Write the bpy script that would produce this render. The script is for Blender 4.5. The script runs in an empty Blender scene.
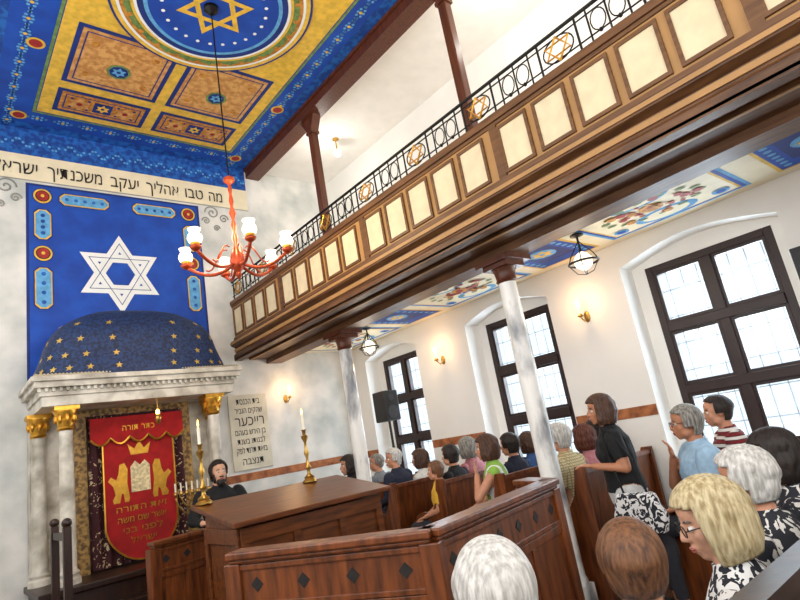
import bpy, math, random
import numpy as np
from mathutils import Vector, Matrix, Euler, noise
R=random.Random(7)
scene=bpy.context.scene
scene.view_settings.view_transform='Standard'
scene.view_settings.exposure=.26
COL=scene.collection
PI=math.pi
# ---------------------------------------------------------------- materials
def C(h,a=1.0):
    h=h.lstrip('#'); o=[]
    for i in (0,2,4):
        c=int(h[i:i+2],16)/255.0
        o.append(c/12.92 if c<=0.04045 else ((c+0.055)/1.055)**2.4)
    return (o[0],o[1],o[2],a)
def mul(c,f): return (min(1,c[0]*f),min(1,c[1]*f),min(1,c[2]*f),1)
MATS={}
def base(name):
    m=bpy.data.materials.new(name); m.use_nodes=True
    nt=m.node_tree; b=nt.nodes['Principled BSDF']
    tc=nt.nodes.new('ShaderNodeTexCoord')
    return m,nt,b,tc
def mat(name,col,rough=.6,metal=0,var=.12,scale=6,bump=0.0,emis=0,stretch=(1,1,1),detail=4,c2=None,lo=.35,hi=.65,ecol=None):
    if name in MATS: return MATS[name]
    col=C(col) if isinstance(col,str) else col
    m,nt,b,tc=base(name)
    mp=nt.nodes.new('ShaderNodeMapping'); mp.inputs['Scale'].default_value=stretch
    nz=nt.nodes.new('ShaderNodeTexNoise'); nz.inputs['Scale'].default_value=scale; nz.inputs['Detail'].default_value=detail
    rp=nt.nodes.new('ShaderNodeValToRGB')
    c2_=(C(c2) if isinstance(c2,str) else c2) if c2 else None
    rp.color_ramp.elements[0].position=lo; rp.color_ramp.elements[1].position=hi
    rp.color_ramp.elements[0].color=c2_ if c2_ else mul(col,1-var)
    rp.color_ramp.elements[1].color=col if c2_ else mul(col,1+var)
    nt.links.new(tc.outputs['Object'],mp.inputs[0]); nt.links.new(mp.outputs[0],nz.inputs[0])
    nt.links.new(nz.outputs[0],rp.inputs[0]); nt.links.new(rp.outputs[0],b.inputs['Base Color'])
    b.inputs['Roughness'].default_value=rough; b.inputs['Metallic'].default_value=metal
    if bump:
        bp=nt.nodes.new('ShaderNodeBump'); bp.inputs['Strength'].default_value=bump; bp.inputs['Distance'].default_value=.01
        nt.links.new(nz.outputs[0],bp.inputs['Height']); nt.links.new(bp.outputs[0],b.inputs['Normal'])
    if emis:
        b.inputs['Emission Color'].default_value=C(ecol) if ecol else col
        b.inputs['Emission Strength'].default_value=emis
    MATS[name]=m; return m
def wood(name,c1,c2,rough=.35,stretch=(9,9,1.2)):
    m=mat(name,c2,rough=rough,scale=3.2,stretch=stretch,c2=c1,lo=.3,hi=.75,detail=8,bump=.08); return m
def patt(name,kind,c1,c2,scale=10,c3=None,thr=.5):
    if name in MATS: return MATS[name]
    m,nt,b,tc=base(name); b.inputs['Roughness'].default_value=.85
    rp=nt.nodes.new('ShaderNodeValToRGB'); rp.color_ramp.interpolation='CONSTANT'
    rp.color_ramp.elements[0].color=C(c1); rp.color_ramp.elements[1].color=C(c2); rp.color_ramp.elements[1].position=thr
    if c3:
        e=rp.color_ramp.elements.new(min(.95,thr+.25)); e.color=C(c3)
    if kind=='stripe':
        t=nt.nodes.new('ShaderNodeTexWave'); t.bands_direction='Z'; t.inputs['Scale'].default_value=scale; t.inputs['Distortion'].default_value=.6
        nt.links.new(tc.outputs['Object'],t.inputs[0]); nt.links.new(t.outputs['Fac'],rp.inputs[0])
    elif kind=='vstripe':
        t=nt.nodes.new('ShaderNodeTexWave'); t.bands_direction='X'; t.inputs['Scale'].default_value=scale
        nt.links.new(tc.outputs['Object'],t.inputs[0]); nt.links.new(t.outputs['Fac'],rp.inputs[0])
    elif kind=='floral':
        t=nt.nodes.new('ShaderNodeTexNoise'); t.inputs['Scale'].default_value=scale; t.inputs['Detail'].default_value=1.5; t.inputs['Distortion'].default_value=2.5
        nt.links.new(tc.outputs['Object'],t.inputs[0]); nt.links.new(t.outputs[0],rp.inputs[0])
    elif kind=='plaid':
        t=nt.nodes.new('ShaderNodeTexWave'); t.bands_direction='Z'; t.inputs['Scale'].default_value=scale
        t2=nt.nodes.new('ShaderNodeTexWave'); t2.bands_direction='X'; t2.inputs['Scale'].default_value=scale
        mx=nt.nodes.new('ShaderNodeMath'); mx.operation='MAXIMUM'
        for q in (t,t2): nt.links.new(tc.outputs['Object'],q.inputs[0])
        nt.links.new(t.outputs['Fac'],mx.inputs[0]); nt.links.new(t2.outputs['Fac'],mx.inputs[1]); nt.links.new(mx.outputs[0],rp.inputs[0])
    nt.links.new(rp.outputs[0],b.inputs['Base Color'])
    MATS[name]=m; return m
def glassmat():
    m,nt,b,tc=base('window_glass')
    tr=nt.nodes.new('ShaderNodeBsdfTransparent'); tr.inputs[0].default_value=(.93,.97,1,1)
    gl=nt.nodes.new('ShaderNodeBsdfGlossy'); gl.inputs['Roughness'].default_value=.05
    mx=nt.nodes.new('ShaderNodeMixShader'); mx.inputs[0].default_value=.06
    nt.links.new(tr.outputs[0],mx.inputs[1]); nt.links.new(gl.outputs[0],mx.inputs[2])
    nt.links.new(mx.outputs[0],nt.nodes['Material Output'].inputs[0]); return m
WALL=mat('plaster_white','#f5f3ee',rough=.9,scale=1.5,var=.03,bump=.05)
WALLF=mat('plaster_marbled','#edebe6',rough=.85,scale=2.2,c2='#bcc2bf',lo=.3,hi=.62,detail=8,bump=.05)
CREAM=mat('cream_paint','#f1e6c6',var=.05)
CEIL=mat('ceiling_plaster','#f7f4ee',rough=.9,var=.03)
BLUE=mat('blue_paint','#0f4fb8',rough=.7,scale=4,c2='#0b3fa0')
BLUED=mat('deep_blue_paint','#0c2c78',rough=.7,var=.2)
BLUEL=mat('light_blue_paint','#5fa4d6',rough=.7,var=.15,scale=20)
BLUEB=mat('blue_border_paint','#1d68be',rough=.7,scale=14,c2='#0f3f92',lo=.42,hi=.6,detail=2)
YEL=mat('yellow_paint','#e2b840',rough=.6,var=.15,scale=14)
GOLDP=mat('ochre_paint','#d29334',rough=.6,scale=22,c2='#ad6c24',lo=.4,hi=.6)
TAN=mat('tan_paint','#dba761',rough=.6,scale=18,c2='#bd8240',lo=.4,hi=.6)
REDP=mat('red_paint','#a02420',var=.2,scale=20)
GREENP=mat('green_paint','#6c8a4c',var=.3,scale=20)
WHITEP=mat('white_paint','#eef1f0',var=.03)
BLACKP=mat('black_paint','#1a1918',rough=.6,var=.1)
GREYP=mat('grey_paint','#9c9d98',rough=.8,var=.15)
WD=wood('wood_fence','#45220f','#8a4a22',rough=.36)
WD2=wood('wood_desk','#43210e','#7d441d',rough=.32,stretch=(1.2,9,9))
WDK=wood('wood_dark','#1a0c07','#381d11',rough=.4)
WDG=wood('wood_gallery','#573619','#7e552f',rough=.48,stretch=(9,1,9))
WDGD=wood('wood_gallery_dark','#472a15','#7a5230',rough=.5,stretch=(9,1,9))
WDP=wood('wood_post','#472112','#6c381e',rough=.42)
TANP=mat('parapet_tan','#b0844f',var=.08,scale=5,rough=.5)
PANEL=mat('parapet_cream','#e4d3ae',var=.06,scale=9,rough=.6)
IRON=mat('wrought_iron','#161412',rough=.4,metal=.6,var=.1)
GOLD=mat('gold_leaf','#d9a441',rough=.3,metal=.85,var=.12,scale=20)
BRASS=mat('brass','#b9924a',rough=.28,metal=.9,var=.12,scale=14)
COPPER=mat('copper_red','#ab431f',rough=.32,metal=.45,var=.15,scale=20)
MARB=mat('marble_white','#f0efea',rough=.3,scale=6,c2='#85888c',lo=.34,hi=.54,detail=9,stretch=(1,1,.4))
MARBY=mat('marble_warm','#dcd6c8',rough=.35,scale=5,c2='#958d7c',lo=.3,hi=.6,detail=9)
FLOORM=wood('floor_boards','#3a2415','#6a4428',stretch=(1,8,1))
WINF=mat('window_frame_brown','#2a1612',rough=.45,var=.15)
GLASS=glassmat()
GRILLE=mat('grille_grey','#aeb4ba',rough=.5,var=.05)
SHADE=mat('opal_glass','#fff6e6',rough=.25,var=.02,emis=1.3,ecol='#fff0d8')
FLAME=mat('flame','#ffc36a',emis=14,ecol='#ffb04a')
BULB=mat('bulb_warm','#ffd9a0',emis=9,ecol='#ffc27a')
WAX=mat('wax','#f4ecd8',rough=.5,var=.03)
VELR=mat('velvet_red','#a01416',rough=.9,var=.2,scale=9)
VELD=patt('velvet_embroidered','floral','#3a0d16','#3a0d16',scale=11,c3='#c9b48c',thr=.37)
BLKPL=mat('black_plastic','#17171a',rough=.5,var=.15)
STRIPEM=mat('dado_stripe','#b97445',rough=.7,scale=12,c2='#854b2a')
# ---------------------------------------------------------------- mesh builder
class MB:
    def __init__(s): s.v=[];s.f=[];s.m=[];s.mi=0
    def add(s,vs,fs):
        o=len(s.v); s.v+= [tuple(p) for p in vs]
        for f in fs: s.f.append([i+o for i in f]); s.m.append(s.mi)
    def box(s,x0,x1,y0,y1,z0,z1):
        s.add([(x0,y0,z0),(x1,y0,z0),(x1,y1,z0),(x0,y1,z0),(x0,y0,z1),(x1,y0,z1),(x1,y1,z1),(x0,y1,z1)],
              [(0,3,2,1),(4,5,6,7),(0,1,5,4),(1,2,6,5),(2,3,7,6),(3,0,4,7)])
    def bar(s,a,b,w,z0,z1,off=0):
        a=Vector((a[0],a[1]));b=Vector((b[0],b[1]));d=(b-a).normalized();n=Vector((-d.y,d.x))
        a=a+n*off;b=b+n*off
        q=[a-n*w/2,b-n*w/2,b+n*w/2,a+n*w/2]
        s.add([(p.x,p.y,z0) for p in q]+[(p.x,p.y,z1) for p in q],[(0,3,2,1),(4,5,6,7),(0,1,5,4),(1,2,6,5),(2,3,7,6),(3,0,4,7)])
    def prism(s,pts,axis,a,b):
        n=len(pts)
        def mk(p,t):
            return (t,p[0],p[1]) if axis=='x' else ((p[0],t,p[1]) if axis=='y' else (p[0],p[1],t))
        s.add([mk(p,a) for p in pts]+[mk(p,b) for p in pts],[list(range(n))[::-1],list(range(n,2*n))]+[(i,(i+1)%n,n+(i+1)%n,n+i) for i in range(n)])
    def cyl(s,a,b,r0,r1=None,seg=12,cap=True):
        if r1 is None: r1=r0
        a=Vector(a);b=Vector(b);d=(b-a)
        if d.length<1e-6: return
        d.normalize(); u=d.orthogonal().normalized(); w=d.cross(u)
        vs=[];
        for c,r in((a,r0),(b,r1)):
            for i in range(seg):
                t=2*PI*i/seg; vs.append(c+u*math.cos(t)*r+w*math.sin(t)*r)
        fs=[(i,(i+1)%seg,seg+(i+1)%seg,seg+i) for i in range(seg)]
        if cap: fs+= [list(range(seg))[::-1],list(range(seg,2*seg))]
        s.add(vs,fs)
    def tube(s,pts,r,seg=6):
        pts=[Vector(p) for p in pts]; n=len(pts); vs=[];fs=[]
        u=None
        for i,p in enumerate(pts):
            d=(pts[min(i+1,n-1)]-pts[max(i-1,0)]).normalized()
            if u is None: u=d.orthogonal().normalized()
            else:
                u=(u-d*u.dot(d)); u=u.normalized() if u.length>1e-6 else d.orthogonal().normalized()
            w=d.cross(u)
            for k in range(seg):
                t=2*PI*k/seg; vs.append(p+u*math.cos(t)*r+w*math.sin(t)*r)
        for i in range(n-1):
            for k in range(seg):
                fs.append((i*seg+k,i*seg+(k+1)%seg,(i+1)*seg+(k+1)%seg,(i+1)*seg+k))
        fs+= [list(range(seg))[::-1],list(range((n-1)*seg,n*seg))]
        s.add(vs,fs)
    def lathe(s,prof,c,seg=20):
        vs=[];n=len(prof)
        for r,z in prof:
            for k in range(seg):
                t=2*PI*k/seg; vs.append((c[0]+r*math.cos(t),c[1]+r*math.sin(t),c[2]+z))
        fs=[(i*seg+k,i*seg+(k+1)%seg,(i+1)*seg+(k+1)%seg,(i+1)*seg+k) for i in range(n-1) for k in range(seg)]
        fs+=[list(range(seg))[::-1],list(range((n-1)*seg,n*seg))]
        s.add(vs,fs)
    def ell(s,c,r,rot=None,seg=14,ring=9):
        c=Vector(c); r=(r,r,r) if not hasattr(r,'__len__') else r
        vs=[Vector((0,0,r[2]))];fs=[]
        for i in range(1,ring):
            t=PI*i/ring
            for k in range(seg):
                a=2*PI*k/seg; vs.append(Vector((r[0]*math.sin(t)*math.cos(a),r[1]*math.sin(t)*math.sin(a),r[2]*math.cos(t))))
        vs.append(Vector((0,0,-r[2])))
        for k in range(seg): fs.append((0,1+k,1+(k+1)%seg))
        for i in range(ring-2):
            for k in range(seg): fs.append((1+i*seg+k,1+(i+1)*seg+k,1+(i+1)*seg+(k+1)%seg,1+i*seg+(k+1)%seg))
        L=len(vs)-1;o=1+(ring-2)*seg
        for k in range(seg): fs.append((L,o+(k+1)%seg,o+k))
        if rot is not None: vs=[rot@v for v in vs]
        s.add([v+c for v in vs],fs)
    def obj(s,name,mats,parent=None,ploc=None,smooth=False,label=None,cat=None,kind=None,group=None,bevel=0):
        me=bpy.data.meshes.new(name); me.from_pydata(s.v,[],s.f)
        if not isinstance(mats,(list,tuple)): mats=[mats]
        for m in mats: me.materials.append(m)
        if len(mats)>1: me.polygons.foreach_set('material_index',s.m)
        if smooth: me.polygons.foreach_set('use_smooth',[True]*len(me.polygons))
        me.update()
        o=bpy.data.objects.new(name,me); COL.objects.link(o)
        if parent is not None:
            o.parent=parent
            o.matrix_parent_inverse=Matrix.Translation(parent.location).inverted()
        if bevel:
            b=o.modifiers.new('bevel','BEVEL'); b.width=bevel; b.segments=2; b.limit_method='ANGLE'
        tag(o,label,cat,kind,group); return o
def tag(o,label=None,cat=None,kind=None,group=None):
    if label:o['label']=label
    if cat:o['category']=cat
    if kind:o['kind']=kind
    if group:o['group']=group
def empty(name,loc,label,cat,group=None,kind=None):
    e=bpy.data.objects.new(name,None); e.location=loc; e.empty_display_size=.1; COL.objects.link(e); tag(e,label,cat,kind,group); return e
def smoothang(o,ang=40):
    me=o.data
    me.polygons.foreach_set('use_smooth',[True]*len(me.polygons))
    try: me.set_sharp_from_angle(angle=math.radians(ang))
    except Exception: pass
    return o
def text(s,size,loc,m,name,parent=None,width=None,rot=(PI/2,0,0),extr=.001,words=False,**k):
    cu=bpy.data.curves.new(name,'FONT'); cu.body=s; cu.size=size; cu.align_x='CENTER'; cu.extrude=extr; cu.resolution_u=2
    to=bpy.data.objects.new(name,cu); COL.objects.link(to)
    dg=bpy.context.evaluated_depsgraph_get()
    me=bpy.data.meshes.new_from_object(to.evaluated_get(dg))
    bpy.data.objects.remove(to)
    xs=[v.co.x for v in me.vertices]
    if width and xs:
        f=width/(max(xs)-min(xs)); me.transform(Matrix.Translation((-(max(xs)+min(xs))/2*f,0,0))@Matrix.Diagonal((f,1,1,1)))
    me.transform(Matrix.Translation(loc)@Euler(rot).to_matrix().to_4x4())
    me.materials.clear(); me.materials.append(m)
    o=bpy.data.objects.new(name,me); COL.objects.link(o)
    if parent is not None:
        o.parent=parent; o.matrix_parent_inverse=Matrix.Translation(parent.location).inverted()
    tag(o,**k)
    return o
def star2d(Rr,w,rot=0):
    q=[]
    for base_a in (PI/2,-PI/2):
        k=(Rr/2-w)/(Rr/2)
        P=[(Rr*math.cos(base_a+rot+i*2*PI/3),Rr*math.sin(base_a+rot+i*2*PI/3)) for i in range(3)]
        Q=[(x*k,y*k) for x,y in P]
        for i in range(3):
            j=(i+1)%3; q.append([P[i],P[j],Q[j],Q[i]])
    return q
def starmesh(mb,f,Rr,w,rot=0,d=0.0):
    for k,q in enumerate(star2d(Rr,w,rot)):
        mb.add([f(x,y,0.0 if k<3 else d) for x,y in q],[(0,1,2,3)])
# ---------------------------------------------------------------- room
WX=5.25; FY=7.3; ZC=6.1; LX=-1.3; BY=-2.6; GZ=3.12; TIER=.12
m=MB(); m.box(LX-.1,WX+.4,BY-.1,FY+.1,-.1,0); m.obj('floor',FLOORM,kind='structure',label='dark brown wooden floor of the prayer hall')
m=MB(); m.box(3.55,WX,BY,FY,0,TIER); m.obj('trim_1',FLOORM,kind='structure',label='raised wooden floor tier under the gallery')
m=MB(); m.box(LX-.1,WX+.4,BY-.1,FY+.1,ZC,ZC+.1); m.obj('ceiling',CEIL,kind='structure',label='white plaster ceiling with painted field')
m=MB(); m.box(LX-.1,WX+.4,FY,FY+.1,0,ZC); m.obj('wall_front',WALLF,kind='structure',label='pale marbled plaster wall behind the ark')
m=MB(); m.box(LX-.1,LX,BY,FY,0,ZC); m.obj('wall_left',WALL,kind='structure',label='white plaster side wall')
m=MB(); m.box(LX-.1,WX+.4,BY-.1,BY,0,ZC); m.obj('wall_back',WALL,kind='structure',label='white plaster back wall')
WINS=[(1.27,2.42),(3.58,4.6),(5.85,6.8)]
WZ0,WZ1=.98,2.83
m=MB()
ys=BY
for (a,b) in WINS:
    n0,n1=a-.13,b+.13
    m.box(WX,WX+.25,ys,n0,0,ZC)
    m.box(WX,WX+.25,n0,n1,0,WZ0-.05)
    arc=[(n0+(n1-n0)*i/12,2.86+.13*math.sin(PI*i/12)) for i in range(13)]
    m.prism(arc+[(n1,ZC),(n0,ZC)],'x',WX,WX+.25)
    ys=n1
m.box(WX,WX+.25,ys,FY,0,ZC)
ys=BY
for (a,b) in WINS:
    m.box(WX+.25,WX+.4,ys,a,0,ZC); m.box(WX+.25,WX+.4,a,b,0,WZ0); m.box(WX+.25,WX+.4,a,b,WZ1,ZC); ys=b
m.box(WX+.25,WX+.4,ys,FY,0,ZC)
m.obj('wall_right',WALL,kind='structure',label='white plaster wall with arched window niches')
for i,(a,b) in enumerate(WINS):
    c=((WX+.3),(a+b)/2,WZ0)
    e=empty('window_%d'%(i+1),c,'tall dark brown wooden window with pale panes in an arched niche','window',kind='structure')
    del e['category']
    m=MB(); x0,x1=WX+.25,WX+.33; t=.07
    m.box(x0,x1,a,a+t,WZ0,WZ1);m.box(x0,x1,b-t,b,WZ0,WZ1);m.box(x0,x1,a+t,b-t,WZ0,WZ0+t);m.box(x0,x1,a+t,b-t,WZ1-t,WZ1)
    mid=(a+b)/2; m.box(x0-.01,x1,mid-.045,mid+.045,WZ0+t,WZ1-t)
    for z in (1.6,2.2): m.box(x0-.015,x1,a+t,b-t,z-.045,z+.045)
    m.obj('window_frame',WINF,e,bevel=.006)
    for (p,q) in ((a+t,mid-.045),(mid+.045,b-t)):
        for (z0,z1) in ((WZ0+t,1.555),(1.645,2.155),(2.245,WZ1-t)):
            m=MB(); s=.028
            m.box(x0+.01,x1-.01,p,p+s,z0,z1);m.box(x0+.01,x1-.01,q-s,q,z0,z1);m.box(x0+.01,x1-.01,p+s,q-s,z0,z0+s);m.box(x0+.01,x1-.01,p+s,q-s,z1-s,z1)
            m.obj('window_sash',WINF,e)
    m=MB()
    for k in range(1,8):
        y=a+(b-a)*k/8; m.cyl((x1+.04,y,WZ0),(x1+.04,y,WZ1),.006,seg=6)
    for k in range(1,7):
        z=WZ0+(WZ1-WZ0)*k/7; m.cyl((x1+.04,a,z),(x1+.04,b,z),.006,seg=6)
    m.obj('window_grille',GRILLE,e,label='thin pale metal grille')
    m=MB(); m.box(x1-.03,x1-.025,a+t,b-t,WZ0+t,WZ1-t); m.obj('window_pane',GLASS,e)
    m=MB(); m.box(WX-.02,WX+.25,a-.12,b+.12,WZ0-.05,WZ0-.01); m.obj('window_sill',WALL,e)
def stripe(n,segs,front=False):
    m=MB()
    for a,b in segs:
        if front: m.box(a,b,FY-.006,FY,1.42,1.52)
        else: m.box(WX-.006,WX,a,b,1.42,1.52)
    m.obj('trim_%d'%n,STRIPEM,kind='structure',label='reddish brown painted dado stripe')
stripe(2,[(3.0,WX)],True)
for q,sg in enumerate([(BY,1.13),(2.56,3.44),(4.74,5.71),(6.94,FY)]): stripe(3+q,[sg])
# ---------------------------------------------------------------- ceiling mural (nave)
CX,CY=2.12,4.34
m=MB(); MM=[BLUEB,YEL,BLUED,TAN,GOLDP,BLUEL,WHITEP,GREENP,BLUE,REDP,BLACKP]
def Z(l): return ZC-.002-.0025*l
def rect(x0,x1,y0,y1,l,mi): m.mi=mi; m.add([(x0,y0,Z(l)),(x0,y1,Z(l)),(x1,y1,Z(l)),(x1,y0,Z(l))],[(0,1,2,3)])
def disc(cx,cy,r,l,mi,n=48,sy=1): m.mi=mi; m.add([(cx+r*math.cos(-2*PI*i/n),cy+sy*r*math.sin(-2*PI*i/n),Z(l)) for i in range(n)],[list(range(n))])
def stc(cx,cy,r,w,l,mi):
    m.mi=mi; starmesh(m,lambda x,y,d:(cx+x,cy-y,Z(l)-d),r,w,d=.001)
rect(.35,3.74,.9,FY,0,0)
rect(.5,3.6,1.2,7.15,1,8)
def orn(cx,cy,vert):
    for t in (-.09,-.045,0,.045,.09):
        for sg in(-1,1):
            q=.035*math.cos(t*16)*sg
            disc(cx+(q if vert else t),cy+(t if vert else q),.017,2,5,8)
    disc(cx,cy,.02,3,1,8)
for k in range(26):
    y=1.4+k*.23
    for x in (.66,3.48): orn(x,y,True)
for k in range(10): orn(.95+k*.27,7.0,False)
HW=1.2; HL=2.5
def frame(hx0,hx1,y0,y1,w,l,mi): 
    rect(hx0,hx1,y0,y0+w,l,mi);rect(hx0,hx1,y1-w,y1,l,mi);rect(hx0,hx0+w,y0+w,y1-w,l,mi);rect(hx1-w,hx1,y0+w,y1-w,l,mi)
rect(CX-HW,CX+HW,CY-HL,CY+HL,2,1)
frame(CX-HW-.04,CX+HW+.04,CY-HL-.04,CY+HL+.04,.03,3,7)
for sy in (1,-1):
    for sx in (1,-1):
        cx=CX+sx*.56
        def yy(v): return CY+sy*v
        for (a,b,cl) in ((.80,1.80,3),(1.93,2.4,4)):
            y0,y1=sorted((yy(a),yy(b)))
            rect(cx-.5,cx+.5,y0,y1,3,2); rect(cx-.45,cx+.45,y0+.05,y1-.05,4,cl)
            frame(cx-.41,cx+.41,y0+.09,y1-.09,.014,5,2)
            yc=(y0+y1)/2
            if cl==3:
                disc(cx,yc+sy*.1,.13,5,7,8); disc(cx,yc+sy*.1,.10,6,2,8); stc(cx,yc+sy*.1,.08,.02,7,5)
                for dx in(-.3,.3):
                    for dy in (-.25,.27): disc(cx+dx,yc+dy,.04,5,4,10)
            else:
                rect(cx-.1,cx+.1,yc-.1,yc+.1,6,2); stc(cx,yc,.08,.02,7,1)
                for dx in(-.25,.25):
                    stc(cx+dx,yc,.13,.03,7,3); disc(cx+dx,yc,.03,8,9,10)
                    for dd in (-.09,.09):
                        for de in (-.09,.09): disc(cx+dx+dd,yc+de,.018,6,2,8)
for (r,mi,l) in ((1.0,2,8),(.975,1,9),(.93,6,10),(.90,4,11),(.86,7,12),(.80,1,13),(.77,6,14),(.74,2,15),(.68,5,16),(.64,8,17)):
    disc(CX,CY,r*.98,l,mi,72)
for i in range(44):
    a=2*PI*i/44; disc(CX+.82*math.cos(a),CY+.82*math.sin(a),.028,18,7 if i%2 else 4,10)
stc(CX,CY,.38,.05,18,1)
for i in range(24):
    a=2*PI*i/24; disc(CX+.5*math.cos(a),CY+.5*math.sin(a),.02,18,6,8)
for sx in(-1,1):
    for sy in(-1,1):
        for dd in (2.66,1.3): disc(CX+sx*1.36,CY+sy*dd,.085,3,1,20); disc(CX+sx*1.36,CY+sy*dd,.06,4,9,20)
m.obj('ceiling_mural',MM,label='blue and yellow painted ceiling mural with star medallion',cat='mural',kind='structure')
# ---------------------------------------------------------------- front wall painting
m=MB(); FM=[BLUE,YEL,BLUED,BLUEL,REDP,BLACKP,WHITEP,GREYP,BLUEB,CREAM]
def fy(l): return FY-.002-.003*l
def wr(x0,x1,z0,z1,l,mi): m.mi=mi; m.add([(x0,fy(l),z0),(x1,fy(l),z0),(x1,fy(l),z1),(x0,fy(l),z1)],[(0,1,2,3)])
def wd(cx,cz,r,l,mi,n=28,sx=1,sz=1): m.mi=mi; m.add([(cx+sx*r*math.cos(2*PI*i/n),fy(l),cz+sz*r*math.sin(2*PI*i/n)) for i in range(n)],[list(range(n))])
wr(.2,3.74,5.72,ZC,1,8); wr(.2,3.74,5.70,5.735,2,9)
for k in range(12):
    for t in range(7):
        wd(.45+k*.28+t*.035,5.9+.05*math.sin(t*PI/3),.016,2,3,8)
wr(.86,2.96,2.6,5.36,1,2); wr(.89,2.93,2.6,5.33,2,0)
def cart(x0,x1,z0,z1):
    r=.05
    for (g,mi,l) in ((0,2,3),(.012,1,4),(.025,3,5)):
        a0,a1,b0,b1=x0+g,x1-g,z0+g,z1-g; m.mi=mi
        P=[(a0+r,b0),(a1-r,b0),(a1,b0+r),(a1,b1-r),(a1-r,b1),(a0+r,b1),(a0,b1-r),(a0,b0+r)]
        m.add([(x,fy(l),z) for x,z in P],[list(range(8))])
    if z1-z0>x1-x0:
        for t in range(4): wd((x0+x1)/2,z0+.09+t*(z1-z0-.18)/3,.025,6,8,8)
    else:
        for t in range(5): wd(x0+.09+t*(x1-x0-.18)/4,(z0+z1)/2,.022,6,8,8)
def ros(cx,cz):
    wd(cx,cz,.105,3,2);wd(cx,cz,.095,4,1);wd(cx,cz,.075,5,5);wd(cx,cz,.065,6,4); wd(cx,cz,.02,7,1,10)
for x in(1.03,2.80):
    ros(x,5.2);ros(x,4.45);cart(x-.1,x+.1,4.62,5.03)
    cart(x-.1,x+.1,3.75,4.28)
cart(1.2,1.78,5.1,5.28);cart(2.05,2.63,5.1,5.28)
def fstar(x,z,d): return (1.87+x,fy(4)-d,4.24+z)
m.mi=6; starmesh(m,fstar,.53,.115,d=.002)
m.mi=2
def fstar2(x,z,d): return (1.87+x,fy(5)-.002-d,4.24+z)
starmesh(m,fstar2,.42,.008,d=.001)
m.mi=7
def spiral(cx,cz,r,turn,sgn):
    pts=[(cx+sgn*r*(1-i/30)*math.cos(turn*i/30*2*PI),FY-.006,cz+r*(1-i/30)*math.sin(turn*i/30*2*PI)) for i in range(29)]
    m.tube(pts,.011,5)
for cx,sg in ((.66,-1),(3.16,1)):
    for j,(dx,dz,r) in enumerate(((0,5.28,.11),(.17*sg,5.2,.07),(-.1*sg,5.14,.06),(.05*sg,5.04,.05))): spiral(cx+dx,dz,r,1.7,sg if j%2 else -sg)
wr(.2,3.74,5.40,5.70,1,9); wr(.2,3.74,5.385,5.40,2,7)
m.obj('wall_mural',FM,label='blue painted wall panel with white star and rosettes',cat='mural',kind='structure')
wi=empty('wall_inscription',(1.93,FY,5.47),'black Hebrew inscription painted along top of wall','inscription')
words=['מה','טבו','אהליך','יעקב','משכנתיך','ישראל']
NW={'י':.5,'ו':.55,'ן':.55,'נ':.75,'ך':.85}
wl=[sum(NW.get(c,1) for c in w_) for w_ in words]; tot=sum(wl)+.75*5; u_=2.82/tot; xr=3.34
for w_,l_ in zip(words,wl):
    text(w_[::-1],.24,(xr-l_*u_/2,FY-.014,5.47),BLACKP,'inscription_word',wi,width=l_*u_*.95); xr-=(l_+.75)*u_
pl=empty('memorial_plaque',(3.4,FY,1.55),'pale stone plaque with black Hebrew lettering on front wall','plaque')
m=MB(); m.box(3.12,3.68,FY-.03,FY-.002,1.56,2.56); m.obj('plaque_slab',mat('plaque_stone','#d9d2bd',rough=.5,scale=5,var=.1),pl,bevel=.006)
for s,z,sz,w in (('בית הכנסת',2.43,.12,.34),('שהקים הגביר',2.31,.11,.40),('רייכער',2.14,.19,.42),('בן הירש בעהם',2.02,.11,.44),('לבנותו בשנת',1.90,.11,.40),('בזאת תרנד לפק',1.78,.11,.44),('תנצבה',1.63,.13,.3)):
    text(s[::-1],sz,(3.40,FY-.032,z),BLACKP,'plaque_lettering',pl,width=w)
# ---------------------------------------------------------------- ark
AX=1.855; PZ=.82
ark=empty('torah_ark',(AX,6.8,0),'marble ark with blue starred dome and gilded capitals','ark')
m=MB()
m.box(AX-1.0,AX+1.0,6.35,FY-.01,0,PZ-.06); m.box(AX-1.04,AX+1.04,6.31,FY-.01,PZ-.06,PZ)
m.obj('ark_plinth',WDK,ark,bevel=.01)
for i,(y,z) in enumerate(((5.75,.2),(5.95,.4),(6.15,.6))):
    m=MB(); m.box(AX-1.25,AX+.35,y,6.35,z-.2,z); m.obj('ark_step',WDK,ark,bevel=.008)
def arkcol(x,y,z0,z1,r):
    mm=MB(); mm.lathe([(r*1.5,0),(r*1.5,.05),(r*1.2,.07),(r*1.35,.1),(r,.13),(r,.2),(r*.9,z1-z0-.24)],(x,y,z0),20)
    smoothang(mm.obj('ark_column',MARBY,ark))
    mm=MB(); mm.lathe([(r*.95,0),(r*1.15,.02),(r*1.0,.04),(r*1.25,.1),(r*1.1,.12),(r*1.6,.19),(r*1.6,.2)],(x,y,z1-.24),16)
    mm.box(x-r*1.6,x+r*1.6,y-r*1.6,y+r*1.6,z1-.04,z1)
    for k in range(8):
        a=2*PI*k/8; mm.ell((x+r*1.25*math.cos(a),y+r*1.25*math.sin(a),z1-.12),(.02,.02,.05),seg=6,ring=5)
    smoothang(mm.obj('ark_capital',GOLD,ark,label='gold leafed capital'))
for sx in(-1,1):
    arkcol(AX+sx*.76,6.55,PZ,2.5,.07); arkcol(AX+sx*.93,7.05,PZ,2.5,.07)
m=MB()
for (ex,y0,z0,z1) in ((.98,6.42,2.5,2.6),(1.0,6.40,2.6,2.68),(1.05,6.35,2.68,2.74),(1.08,6.32,2.74,2.79)):
    m.box(AX-ex,AX+ex,y0,FY-.01,z0,z1)
for k in range(34): m.box(AX-1.02+k*.0615,AX-.99+k*.0615,6.37,6.40,2.64,2.68)
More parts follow.
